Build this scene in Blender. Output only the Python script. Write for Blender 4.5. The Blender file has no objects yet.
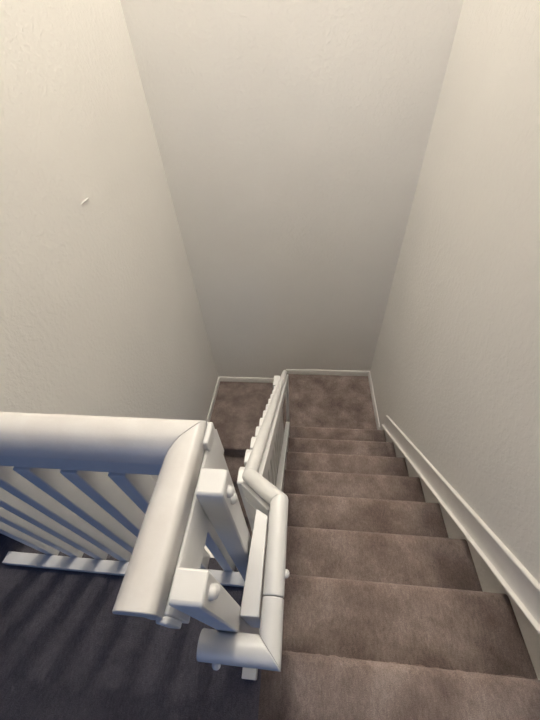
import bpy, bmesh, math
from mathutils import Vector, Matrix
SC = bpy.context.scene
COL = SC.collection
R, G = 0.19, 0.2387
XR, YB, XL = 0.8004, 2.5306, -1.0473
ZL = -1.6954            # lower landing
ZU = -8 * R             # upper landing
YE = 1.585              # front of the lower landing
CEIL = 4.75
HCEIL = 2.44
XS = -0.10              # left edge of the upper flight
SL = R / G

# ------------------------------------------------------------------ materials
def new_mat(name):
    m = bpy.data.materials.new(name); m.use_nodes = True
    nt = m.node_tree; nt.nodes.clear()
    out = nt.nodes.new('ShaderNodeOutputMaterial'); b = nt.nodes.new('ShaderNodeBsdfPrincipled')
    nt.links.new(b.outputs[0], out.inputs[0])
    pos = nt.nodes.new('ShaderNodeNewGeometry')
    return m, nt, b, pos.outputs['Position']
def noise(nt, vec, scale, detail=3, rough=.5, stretch=None):
    if stretch:
        mp = nt.nodes.new('ShaderNodeMapping'); mp.inputs['Scale'].default_value = stretch
        nt.links.new(vec, mp.inputs['Vector']); vec = mp.outputs[0]
    n = nt.nodes.new('ShaderNodeTexNoise'); n.inputs['Scale'].default_value = scale
    n.inputs['Detail'].default_value = detail; n.inputs['Roughness'].default_value = rough
    nt.links.new(vec, n.inputs['Vector']); return n.outputs['Fac']
def ramp(nt, fac, stops):
    r = nt.nodes.new('ShaderNodeValToRGB'); e = r.color_ramp.elements
    while len(e) < len(stops): e.new(.5)
    for i, (p, c) in enumerate(stops):
        e[i].position = p; e[i].color = (*c, 1) if len(c) == 3 else c
    nt.links.new(fac, r.inputs[0]); return r.outputs[0]
def bump(nt, b, h, strength, dist, prev=None):
    n = nt.nodes.new('ShaderNodeBump'); n.inputs['Strength'].default_value = strength
    n.inputs['Distance'].default_value = dist; nt.links.new(h, n.inputs['Height'])
    if prev: nt.links.new(prev, n.inputs['Normal'])
    nt.links.new(n.outputs[0], b.inputs['Normal']); return n.outputs[0]
def mix(nt, fac, a, b, blend='MIX'):
    m = nt.nodes.new('ShaderNodeMix'); m.data_type = 'RGBA'; m.blend_type = blend
    if isinstance(fac, float): m.inputs[0].default_value = fac
    else: nt.links.new(fac, m.inputs[0])
    nt.links.new(a, m.inputs[6]); nt.links.new(b, m.inputs[7]); return m.outputs[2]

def wall_material(name='textured_wall_paint', lo=(.815, .79, .742), hi=(.85, .825, .777)):
    m, nt, b, P = new_mat(name)
    c = ramp(nt, noise(nt, P, 1.7, 2), [(.3, lo), (.7, hi)])
    nt.links.new(c, b.inputs['Base Color']); b.inputs['Roughness'].default_value = .62
    k = ramp(nt, noise(nt, P, 42, 4, .55), [(.46, (0, 0, 0)), (.60, (1, 1, 1))])
    n1 = bump(nt, b, k, .36, .0025)
    bump(nt, b, noise(nt, P, 190, 3), .18, .0012, n1)
    return m
def carpet_material(name='carpet_pile', worn_shaded=False, cols=((.168, .127, .113), (.232, .182, .163), (.32, .26, .236))):
    m, nt, b, P = new_mat(name)
    patch = ramp(nt, noise(nt, P, 5.5, 4, .6), [(.34, cols[0]), (.5, cols[1]), (.68, cols[2])])
    fine = ramp(nt, noise(nt, P, 420, 3, .7), [(.3, (.55, .55, .55)), (.7, (1.3, 1.3, 1.3))])
    tuft = ramp(nt, noise(nt, P, 130, 4, .7, (1.0, .4, 1.0)), [(.3, (.78, .78, .78)), (.7, (1.2, 1.2, 1.2))])
    c = mix(nt, 1.0, mix(nt, 1.0, patch, fine, 'MULTIPLY'), tuft, 'MULTIPLY')
    if worn_shaded:      # pile worn pale along the nosings; riser corners shaded in colour, tread ends darker
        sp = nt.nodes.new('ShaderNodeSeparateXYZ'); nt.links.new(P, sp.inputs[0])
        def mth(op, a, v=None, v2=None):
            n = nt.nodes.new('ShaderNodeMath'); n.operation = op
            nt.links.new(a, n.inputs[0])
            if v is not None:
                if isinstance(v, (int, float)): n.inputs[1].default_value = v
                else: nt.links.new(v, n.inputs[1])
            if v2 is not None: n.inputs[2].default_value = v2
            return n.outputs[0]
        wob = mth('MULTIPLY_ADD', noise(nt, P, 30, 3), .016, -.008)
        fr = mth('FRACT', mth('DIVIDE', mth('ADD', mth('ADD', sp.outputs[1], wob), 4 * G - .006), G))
        edge = ramp(nt, fr, [(.0, (.80, .80, .80)), (.3, (.95, .95, .95)), (.7, (1.03, 1.03, 1.03)), (.88, (1.16, 1.15, 1.14)), (.96, (1.38, 1.36, 1.35)), (1, (1.5, 1.48, 1.46))])  # pale end is wear; dark end is riser-corner shade in the colour
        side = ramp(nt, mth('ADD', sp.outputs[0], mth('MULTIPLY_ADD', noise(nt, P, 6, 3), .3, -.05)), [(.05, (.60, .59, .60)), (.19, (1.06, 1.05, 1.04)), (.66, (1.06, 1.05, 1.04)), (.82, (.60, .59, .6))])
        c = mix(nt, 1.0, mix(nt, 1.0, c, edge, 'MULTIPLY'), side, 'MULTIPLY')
    nt.links.new(c, b.inputs['Base Color']); b.inputs['Roughness'].default_value = 1
    b.inputs['Specular IOR Level'].default_value = .05
    b.inputs['Sheen Weight'].default_value = .12; b.inputs['Sheen Roughness'].default_value = .4
    n1 = bump(nt, b, noise(nt, P, 330, 3, .7), .8, .004)
    bump(nt, b, noise(nt, P, 38, 4, .6), .45, .006, n1)
    return m
def paint_material(name, lo, hi, rough=.34, grain=.12):
    m, nt, b, P = new_mat(name)
    c = ramp(nt, noise(nt, P, 14, 5, .6), [(.3, lo), (.62, hi)])
    nt.links.new(c, b.inputs['Base Color']); b.inputs['Roughness'].default_value = rough
    n1 = bump(nt, b, noise(nt, P, 26, 3), grain, .0016)
    bump(nt, b, noise(nt, P, 260, 2), .08, .0006, n1)
    return m
def flat_material(name, col, rough=.5, metal=0):
    m, nt, b, P = new_mat(name)
    c = ramp(nt, noise(nt, P, 60, 2), [(.3, tuple(.93 * x for x in col)), (.7, col)])
    nt.links.new(c, b.inputs['Base Color']); b.inputs['Roughness'].default_value = rough
    b.inputs['Metallic'].default_value = metal
    return m
WALL = wall_material(); HALL_TINT = wall_material('hall_bounce_tint', (.07, .10, .17), (.08, .11, .185)); CARPET = carpet_material(); STEPC = carpet_material('worn_shaded_stair_carpet', True); SHADED_HALLC = carpet_material('shaded_hall_carpet', False, ((.092, .084, .100), (.110, .102, .120), (.131, .121, .141)))  # hall paint tinted blue for bounce; hall carpet has blue shade in its colour
WHITE = paint_material('white_gloss_paint', (.70, .692, .675), (.745, .737, .72))
WORN = paint_material('worn_handrail_paint', (.63, .595, .565), (.70, .68, .655), .36)
TRIM = paint_material('trim_paint', (.80, .775, .735), (.85, .825, .785), .38, .05)
CEILM = flat_material('ceiling_paint', (.82, .80, .76), .8)
DARK = flat_material('dark_hole', (.03, .025, .02), .8)
FLAP = flat_material('torn_paint', (.80, .77, .73), .6)

# ------------------------------------------------------------------ mesh helpers
def link(name, bm, mat, parent=None, bevel=0, seg=2, smooth=False):
    bmesh.ops.recalc_face_normals(bm, faces=bm.faces[:])
    me = bpy.data.meshes.new(name); bm.to_mesh(me); bm.free()
    o = bpy.data.objects.new(name, me); COL.objects.link(o); me.materials.append(mat)
    if parent is not None:
        o.parent = parent; o.matrix_parent_inverse = Matrix.Translation(-parent.location)
    me.polygons.foreach_set('use_smooth', [True] * len(me.polygons)); me.set_sharp_from_angle(angle=math.radians(60 if smooth else 32))
    if bevel:
        b = o.modifiers.new('bevel', 'BEVEL'); b.width = bevel; b.segments = seg; b.limit_method = 'ANGLE'; b.angle_limit = math.radians(40)
        b.harden_normals = False
    return o
def box(bm, x0, x1, y0, y1, z0, z1):
    v = [bm.verts.new((x, y, z)) for z in (z0, z1) for y in (y0, y1) for x in (x0, x1)]
    for f in ((0, 1, 3, 2), (4, 6, 7, 5), (0, 4, 5, 1), (2, 3, 7, 6), (0, 2, 6, 4), (1, 5, 7, 3)):
        bm.faces.new([v[i] for i in f])
    return v
def boxes(*bs):
    bm = bmesh.new()
    for b in bs: box(bm, *b)
    return bm
def prism(bm, pts, axis, a0, a1):
    """closed polygon pts extruded along axis ('x': pts=(y,z); 'y': pts=(x,z); 'z': pts=(x,y))"""
    def at(p, a):
        return {'x': (a, p[0], p[1]), 'y': (p[0], a, p[1]), 'z': (p[0], p[1], a)}[axis]
    A = [bm.verts.new(at(p, a0)) for p in pts]; B = [bm.verts.new(at(p, a1)) for p in pts]
    bm.faces.new(A); bm.faces.new(B[::-1])
    for i in range(len(pts)):
        j = (i + 1) % len(pts); bm.faces.new((A[i], A[j], B[j], B[i]))
def segment(bm, a, b, prof, n0=None, n1=None):
    """profile (u right of travel, w up) swept from a to b, cut by planes with normals n0, n1"""
    a, b = Vector(a), Vector(b); d = (b - a).normalized()
    s = d.cross(Vector((0, 0, 1))).normalized(); u = s.cross(d)
    rings = []
    for p, n in ((a, n0), (b, n1)):
        n = Vector(n) if n is not None else d
        ring = []
        for (pu, pw) in prof:
            q = p + s * pu + u * pw
            t = (p - q).dot(n) / d.dot(n); ring.append(bm.verts.new(q + d * t))
        rings.append(ring)
    A, B = rings; bm.faces.new(A[::-1]); bm.faces.new(B)
    for i in range(len(prof)):
        j = (i + 1) % len(prof); bm.faces.new((A[i], A[j], B[j], B[i]))
def sweep(bm, path, prof):
    P = [Vector(p) for p in path]; D = [(P[i + 1] - P[i]).normalized() for i in range(len(P) - 1)]
    for i in range(len(D)):
        n0 = (D[i - 1] + D[i]).normalized() if i else None
        n1 = (D[i] + D[i + 1]).normalized() if i < len(D) - 1 else None
        segment(bm, P[i], P[i + 1], prof, n0, n1)
def dome(bm, c, axis, r, h, rings=5, n=18):
    """round bolt head: a low cylinder and a domed cap, pointing along axis"""
    c = Vector(c); ax = Vector(axis).normalized()
    q = ax.to_track_quat('Z', 'Y')
    prof = [(r, 0), (r, h * .25)] + [(r * math.cos(t * math.pi / 2 / rings), h * .25 + h * .75 * math.sin(t * math.pi / 2 / rings)) for t in range(1, rings)]
    prev = None
    for (rr, hh) in prof:
        ring = [bm.verts.new(c + q @ Vector((rr * math.cos(2 * math.pi * i / n), rr * math.sin(2 * math.pi * i / n), hh))) for i in range(n)]
        if prev:
            for i in range(n): bm.faces.new((prev[i], prev[(i + 1) % n], ring[(i + 1) % n], ring[i]))
        else: bm.faces.new(ring[::-1])
        prev = ring
    bm.faces.new(prev)
def thing(name, label, cat, loc, group=None):
    o = bpy.data.objects.new(name, None); COL.objects.link(o); o.location = loc; o.empty_display_size = .1
    o['label'] = label; o['category'] = cat
    if group: o['group'] = group
    return o
def struct(name, bm, mat, label=None, cat=None, **k):
    o = link(name, bm, mat, **k); o['kind'] = 'structure'
    o['label'] = label or name; o['category'] = cat or name.split('_')[0]
    return o
def roundrect(u0, u1, w0, w1, rt, rb=.002, n=6):
    pts = []
    for (cx, cy, r, a0) in ((u1 - rt, w1 - rt, rt, 0), (u0 + rt, w1 - rt, rt, 90), (u0 + rb, w0 + rb, rb, 180), (u1 - rb, w0 + rb, rb, 270)):
        for i in range(n + 1):
            a = math.radians(a0 + 90 * i / n); pts.append((cx + r * math.cos(a), cy + r * math.sin(a)))
    return pts

# ------------------------------------------------------------------ the room
struct('wall_left', boxes((XL - .12, XL, .25, YB + .12, -3.2, CEIL)), WALL, 'textured off-white wall on the left of the stairwell', 'wall')
struct('wall_back', boxes((XL, XR, YB, YB + .12, -3.2, CEIL)), WALL, 'textured off-white wall at the far end above the landing', 'wall')
struct('wall_right', boxes((XR, XR + .12, -1.1, YB + .12, -3.2, CEIL)), WALL, 'textured off-white wall beside the right edge of the stairs', 'wall')
struct('wall_passage', boxes((XR, XR + .12, -2.72, -1.1, -.3, HCEIL)), HALL_TINT, 'unseen hall wall behind the viewer on the right, tinted blue for its bounce', 'wall')  # made-up dark blue on the unseen hall shell, to cool its bounce
struct('wall_hall', boxes((-2.6, XL - .12, .25, .37, -.3, CEIL)), HALL_TINT, 'unseen hall wall beyond the left end of the guard, tinted blue for its bounce', 'wall')
struct('wall_side', boxes((-2.72, -2.6, -2.72, .37, -.3, CEIL)), HALL_TINT, 'unseen wall on the far left of the upper hall, tinted blue for its bounce', 'wall')
WX0, WX1, WZ0, WZ1 = -1.9, .1, .75, 2.15
struct('wall_front', boxes((-2.6, WX0, -2.72, -2.6, -.3, CEIL), (WX1, XR, -2.72, -2.6, -.3, CEIL),
                           (WX0, WX1, -2.72, -2.6, -.3, WZ0), (WX0, WX1, -2.72, -2.6, WZ1, CEIL)), HALL_TINT, 'unseen hall wall with a window behind the viewer, tinted blue for its bounce', 'wall')
struct('wall_lower', boxes((XL, XS, .23, .33, -3.2, -.25)), WALL, 'off-white wall under the upper floor edge', 'wall')
fr = struct('window_1', boxes((WX0, WX1, -2.70, -2.64, WZ0, WZ0 + .05), (WX0, WX1, -2.70, -2.64, WZ1 - .05, WZ1),
                              (WX0, WX0 + .05, -2.70, -2.64, WZ0 + .05, WZ1 - .05), (WX1 - .05, WX1, -2.70, -2.64, WZ0 + .05, WZ1 - .05),
                              (-.925, -.875, -2.70, -2.64, WZ0 + .05, WZ1 - .05)), TRIM, 'white framed window behind the viewer', 'window')
struct('ceiling', boxes((XL - .12, XR + .12, .23, YB + .12, CEIL, CEIL + .1)), CEILM, 'off-white ceiling', 'ceiling')
struct('ceiling', boxes((-2.72, XR + .12, -2.72, .23, HCEIL, HCEIL + .1)), HALL_TINT, 'unseen hall ceiling behind the viewer, set low and tinted blue to cut lamp bounce', 'ceiling')  # lowered and tinted to keep lamp bounce down in the hall
struct('wall_header', boxes((XL, XR, .13, .23, HCEIL + .1, CEIL)), WALL, 'unseen off-white wall added above the hall opening to block lamp light', 'wall')  # unseen, added to stop lamp light spreading into the hall
bm = bmesh.new()
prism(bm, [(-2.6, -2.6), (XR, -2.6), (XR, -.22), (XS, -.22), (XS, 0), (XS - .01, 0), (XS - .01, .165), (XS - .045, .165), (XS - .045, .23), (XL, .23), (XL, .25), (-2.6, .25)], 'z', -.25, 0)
struct('floor', bm, SHADED_HALLC, 'carpeted upper hall floor with blue shade put into its colour', 'floor')  # same carpet as the stairs, with hall shade put into the colour

# lower landing and upper landing
bm = bmesh.new()
r = .022
def nose(y, z, sgn, n=7):
    """points of a rounded nosing: from the tread top round to the underside; sgn=+1 faces +y"""
    return [(y - sgn * r + sgn * r * math.sin(math.pi * i / n), z - r + r * math.cos(math.pi * i / n)) for i in range(n + 1)]
prism(bm, [(YB, ZL - .2), (YB, ZL)] + nose(YE, ZL, -1) + [(YE + .014, ZL - 2 * r), (YE + .014, ZL - .2)], 'x', XL, -.185)
o = link('stair_landing', bm, CARPET); o['label'] = 'lower brown carpeted landing at the back left corner, one step down from the other'; o['category'] = 'landing'; o['kind'] = 'structure'
bm = boxes((-.185, XR, 7 * G - .02, YB, ZU - .25, ZU))
o = link('stair_landing', bm, CARPET, bevel=.015, seg=3); o['label'] = 'upper brown carpeted landing at the foot of the right-hand stairs'; o['category'] = 'landing'; o['kind'] = 'structure'

# upper flight
st = thing('staircase', 'brown carpeted flight of stairs going down along the right wall to the landing', 'stairs', (.35, .8, ZU))
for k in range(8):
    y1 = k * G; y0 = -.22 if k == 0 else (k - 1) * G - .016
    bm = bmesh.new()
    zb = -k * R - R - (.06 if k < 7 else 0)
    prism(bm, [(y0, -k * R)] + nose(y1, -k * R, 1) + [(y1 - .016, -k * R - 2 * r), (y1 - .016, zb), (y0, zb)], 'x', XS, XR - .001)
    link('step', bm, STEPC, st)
# raked stringer between the two flights, on the left side of the steps
def rz(y, off): return -SL * y + off
bm = bmesh.new()
prism(bm, [(.17, rz(.17, .058)), (1.68, rz(1.68, .058)), (1.68, ZU + .002), (1.60, ZU + .002), (.17, -.42)], 'x', -.139, XS - .0005)
s = link('stringer', bm, WHITE, st, bevel=.003); s['label'] = 'white raked stringer capping the open side of the steps'
# lower flight
st2 = thing('staircase', 'brown carpeted lower flight of stairs glimpsed between the two railings', 'stairs', (-.6, .9, -3.0))
G2 = .275
for j in range(1, 5):
    y0 = YE - j * G2; z = ZL - j * R
    bm = bmesh.new()
    yb = YE - (j - 1) * G2 + .014
    prism(bm, [(yb, z)] + nose(y0, z, -1) + [(y0 + .014, z - 2 * r), (y0 + .014, z - R - .05), (yb, z - R - .05)], 'x', XL + .001, -.185)
    link('step', bm, CARPET, st2)

# baseboards: thick foot, eased top
def bbprof(h): return [(0, 0), (.014, 0), (.014, h - .016), (.011, h - .006), (.007, h), (0, h)]
bm = bmesh.new(); prism(bm, [(YB - d, ZL + w) for d, w in bbprof(.076)], 'x', XL + .007, -.185)
struct('baseboard_back', bm, TRIM, 'white baseboard along the back wall on the lower landing', 'baseboard')
bm = bmesh.new(); prism(bm, [(XL + d, ZL + w) for d, w in bbprof(.076)], 'y', YE + .02, YB)
struct('baseboard_left', bm, TRIM, 'white baseboard along the left wall on the lower landing', 'baseboard')
bm = bmesh.new(); prism(bm, [(YB - d, ZU + w) for d, w in bbprof(.076)], 'x', -.185, XR - .007)
struct('baseboard_landing', bm, TRIM, 'white baseboard along the back wall on the upper landing', 'baseboard')
bm = bmesh.new(); prism(bm, [(XR - d, ZU + w) for d, w in bbprof(.076)], 'y', 1.765, YB)
struct('baseboard_right', bm, TRIM, 'white baseboard along the right wall on the upper landing', 'baseboard')
# raked moulding on the right wall: a bead below, a plain face, a bead on top
bm = bmesh.new()
a = Vector((XR, -.5, rz(-.5, .046))); b = Vector((XR, 1.70, rz(1.70, .046)))
prof = [(0, 0), (.026, 0), (.030, .003), (.030, .008), (.027, .011), (.014, .014), (.011, .020), (.010, .045), (.010, .114), (.016, .116), (.018, .120), (.017, .126), (.013, .129), (0, .129)]
segment(bm, a, b, [(-d, w) for d, w in prof], (0, 1, 0), (0, 1, 0))
struct('trim_1', bm, TRIM, 'white raked moulding running down the right wall above the steps', 'trim')
# floor edge fascia facing the upper flight is the carpet edge; a white fascia under the guard
struct('trim_2', boxes((XL, -.19, .231, .249, -.26, 0.0)), TRIM, 'white board closing the upper floor edge below the guard', 'trim')

struct('trim_3', boxes((XS - .0095, XS - .0005, .0005, .1645, -.19, .001)), WHITE, 'white edge board of the upper floor beside the top step', 'trim')
# small curl of torn paint on the left wall
bm = bmesh.new()
y0, z0 = 1.473, .847
for (p, q, rr) in (((-.034, -.001), (.036, .001), .0055),):
    prev = None
    for i in range(9):
        t = i / 8; w = rr * math.sin(math.pi * (.08 + .84 * t)); cy = y0 + p[0] + (q[0] - p[0]) * t; cz = z0 + p[1] + (q[1] - p[1]) * t
        ring = [bm.verts.new((XL - .001, cy + w * .5, cz - w)), bm.verts.new((XL + w * 1.1, cy + w * .2, cz - w * .5)), bm.verts.new((XL + w * 1.3, cy - w * .2, cz + w * .5)), bm.verts.new((XL - .001, cy - w * .5, cz + w))]
        if prev:
            for k in range(4): bm.faces.new((prev[k], prev[(k + 1) % 4], ring[(k + 1) % 4], ring[k]))
        else: bm.faces.new(ring)
        prev = ring
    bm.faces.new(prev)
f = link('paint_flap', bm, FLAP, bpy.data.objects['wall_left']); f['label'] = 'small curled flap of torn paint'

# ------------------------------------------------------------------ guard railing of the upper floor
gd = thing('guard_railing', 'white wooden guard railing with wide handrail turning the corner around the upper floor edge', 'railing', (-.6, .19, 0))
XA, YA, ZT = -.183, .217, .905
gx = XL + .002
# handrail profile: u>0 is the hall side
bm = bmesh.new()
def arc(cx, cy, a, b, d0, n=7): return [(cx + a * math.cos(math.radians(d0 + 90 * i / n)), cy + b * math.sin(math.radians(d0 + 90 * i / n))) for i in range(n + 1)]
top = [(.037, -.046), (.0350, -.037), (.0305, -.026), (.024, -.016), (.016, -.0075), (.007, -.0022), (-.004, -.0004)] + arc(-.016, -.012, .012, .012, 90) + [(-.028, -.034), (-.026, -.046)]
sweep(bm, [(gx, YA, ZT), (XA, YA, ZT), (XA, -.010, ZT)], top)
link('handrail', bm, WORN, gd, bevel=.0015, seg=2)
bm = bmesh.new()
lip = [(.021, -.125), (.021, -.0455), (-.024, -.0455), (-.024, -.125)]
segment(bm, (gx, YA, ZT), (XA - .0, YA, ZT), lip, None, (1, -1, 0))
lip2 = [(.019, -.125), (.019, -.0455), (-.0255, -.0455), (-.0285, -.036), (-.0325, -.038), (-.0365, -.046), (-.0375, -.125)]
segment(bm, (XA, YA, ZT), (XA, -.007, ZT), lip2, (1, -1, 0), None)
segment(bm, (XA, -.007, ZT), (XA, -.015, ZT), [(-.020, -.09), (-.020, -.036), (-.0325, -.038), (-.0365, -.046), (-.0375, -.09)])
link('rail_board', bm, WHITE, gd, bevel=.002)
link('bottom_rail', boxes((XL - .048, -.175, .150, .189, 0.0, .028)), WHITE, gd, bevel=.002)
link('bottom_rail', boxes((-.153, -.111, -.072, .118, 0.0, .045)), WHITE, gd, bevel=.002)
S = .038
zb = ZT - .125
i = 0
x = -.261
while x > XL + .03:
    link('baluster', boxes((x, x + .035, .1905, .2375, -.20, zb)), WHITE, gd, bevel=.0025)
    x -= .098
link('corner_post', boxes((-.189, -.147, .207, .2495, -.20, .888)), WHITE, gd, bevel=.003)
def topped_post(bm, x0, x1, y0, y1, z0, z1):
    """square baluster, top edge sloped down a little on the near side"""
    prism(bm, [(y0, z0), (y1, z0), (y1, z1), (y0 + .003, z1 - .001), (y0, z1 - .006)], 'x', x0, x1)
for (y0, y1, bolts) in ((.122, .162, ((.140, .872), (.143, .838))), (.0, .037, ((.019, .872), (.022, .857)))):
    bm = bmesh.new(); topped_post(bm, -.1445, -.1035, y0, y1, .045, .90)
    p = link('baluster', bm, WHITE, gd, bevel=.003)
    p['label'] = 'square baluster bolted to the outside of the short rail'
    for (by, bz) in bolts:
        bm = bmesh.new(); dome(bm, (-.1035, by, bz), (1, 0, 0), .0088, .009)
        link('bolt', bm, WHITE, p, smooth=True)

# ------------------------------------------------------------------ stair railing
sr = thing('stair_railing', 'white stair railing with round handrail cranked around the guard and running down the flight', 'railing', (-.12, .9, rz(.9, 0)))
HR, HRR = .0212, .0208
ZH = .60               # top of the level run
ZR = .463              # top of the raked run where it starts
HP = []
for i in range(20):
    a = 2 * math.pi * i / 20; HP.append((HR * math.cos(a), max(HR * math.sin(a), -.018)))
HPR = [(u * HRR / HR, w * HRR / HR) for u, w in HP]
zc = ZH - HR; zr = ZR - HRR
P0 = Vector((-.171, -.0215, zc)); C1 = Vector((-.0445, -.0215, zc)); C2 = Vector((-.0445, .238, zc)); C3 = Vector((-.1425, .350, zr + .0128)); E = Vector((-.1465, 1.83, zr - (1.83 - .366) * .803))
bm = bmesh.new()
D = [(C1 - P0).normalized(), (C2 - C1).normalized(), (C3 - C2).normalized(), (E - C3).normalized()]
HP1 = [(u * 1.06, w) for u, w in HP]
segment(bm, P0, C1, HP1, None, D[0] + D[1])
J = Vector((-.0445, .057, zc))
segment(bm, C1, J - D[1] * .0008, HP, D[0] + D[1], D[1])
segment(bm, J + D[1] * .0008, C2, HP, D[1], D[1] + D[2])
segment(bm, C2, C3, HP, D[1] + D[2], D[2] + D[3])
segment(bm, C3, E, HPR, D[2] + D[3], None)
h = link('handrail', bm, WHITE, sr, bevel=.002)
# boards: alongside the level run, under the crank, under the raked run
bm = bmesh.new()
prism(bm, [(-.1033, .022), (-.0675, .023), (-.0672, .198), (-.094, .212)], 'z', .37, .600)
link('rail_board', bm, WHITE, sr, bevel=.002)
bm = bmesh.new()
def slab(bm, a, b, u0, u1, w0, w1):
    """raked board with plumb ends: offsets u sideways, w straight down"""
    d = b - a; sd = Vector((d.y, -d.x, 0)).normalized(); z = Vector((0, 0, 1))
    q = [[bm.verts.new(p + sd * u + z * w) for (u, w) in ((u0, w0), (u1, w0), (u1, w1), (u0, w1))] for p in (a, b)]
    bm.faces.new(q[0][::-1]); bm.faces.new(q[1])
    for i in range(4):
        k = (i + 1) % 4; bm.faces.new((q[0][i], q[0][k], q[1][k], q[1][i]))
ca, cb = C2 + D[2] * .012, C3 + D[2] * .026
slab(bm, ca, cb, -.029, .010, -.120, -.022)
slab(bm, ca, cb, -.032, .008, -.30, -.1225)
link('rail_board', bm, WHITE, sr, bevel=.0015)
bm = bmesh.new()
rb = [(.002, -.085), (.002, -.0165), (.033, -.0165), (.033, -.085)]
segment(bm, C3, E, [(u + .0, w) for u, w in rb], (0, 1, 0), (0, 1, 0))
link('rail_board', bm, WHITE, sr, bevel=.002)
def rail_z(y): return ZR - (y - .366) * .803
k = 0; y = .336
while y < 1.45:
    bm = bmesh.new()
    zt = rail_z(y + .02) - .026 if y > .4 else ZR - .030
    yb_ = y + .056
    prism(bm, [(y, rz(y, -.16)), (yb_, rz(yb_, -.16)), (yb_, zt - .012), (yb_ - .014, zt), (y + .003, zt), (y, zt - .004)], 'x', -.1815, -.1415)
    link('baluster', bm, WHITE, sr, bevel=.0025)
    y += .094; k += 1
def newel_bm():
    bm = bmesh.new(); prism(bm, [(1.41, ZL - .15), (1.53, ZL - .15), (1.53, -.438), (1.49, -.438), (1.41, -.405)], 'x', -.203, -.158); return bm
link('newel_post', newel_bm(), WHITE, sr, bevel=.003)
link('newel_post', boxes((-.1415, -.112, 1.785, 1.825, ZU, rail_z(1.81) - .09)), WHITE, sr, bevel=.003)
for c, ax in (((-.0235, .098, .575), (1, 0, 0)), ((-.137, -.0435, .572), (0, -1, 0))):
    bm = bmesh.new(); dome(bm, c, ax, .008, .009); link('bolt', bm, WHITE, h, smooth=True)

# ------------------------------------------------------------------ light
def light(name, kind, loc, energy, col, **k):
    d = bpy.data.lights.new(name, kind); d.energy = energy; d.color = col
    for a, v in k.items(): setattr(d, a, v)
    o = bpy.data.objects.new(name, d); COL.objects.link(o); o.location = loc; return o
light('ceiling_lamp', 'POINT', (-.09, 2.0, 4.5), 152, (1, .952, .885), shadow_soft_size=.035)
w = light('window_daylight', 'AREA', ((WX0 + WX1) / 2, -2.66, (WZ0 + WZ1) / 2), 12.5, (.18, .40, 1.0), shape='RECTANGLE', size=WX1 - WX0, size_y=WZ1 - WZ0)
w.rotation_euler = (math.radians(90), 0, 0)
wd = bpy.data.worlds.new('world'); SC.world = wd; wd.use_nodes = True
bg = wd.node_tree.nodes['Background']; bg.inputs[0].default_value = (.6, .72, 1, 1); bg.inputs[1].default_value = .8

# ------------------------------------------------------------------ camera
f_px, pitch, yaw, roll, cy, hh = 314.346, -.79230, -.14280, -.07970, -.03870, 1.33540
P = {}
fw = Vector((math.sin(yaw) * math.cos(pitch), math.cos(yaw) * math.cos(pitch), math.sin(pitch)))
rt = fw.cross(Vector((0, 0, 1))).normalized(); up = rt.cross(fw)
r2 = math.cos(roll) * rt + math.sin(roll) * up; u2 = -math.sin(roll) * rt + math.cos(roll) * up
cd = bpy.data.cameras.new('camera'); cam = bpy.data.objects.new('camera', cd); COL.objects.link(cam)
cd.sensor_fit = 'HORIZONTAL'; cd.sensor_width = 36; cd.lens = f_px * 36 / 540; cd.clip_start = .02
M = Matrix((r2, u2, -fw)).transposed().to_4x4(); M.translation = (0, cy, hh)
cam.matrix_world = M
SC.camera = cam
SC.view_settings.view_transform = 'Standard'; SC.view_settings.look = 'None'; SC.view_settings.gamma = 1
SC.view_settings.use_curve_mapping = False; SC.view_settings.exposure = -0.08
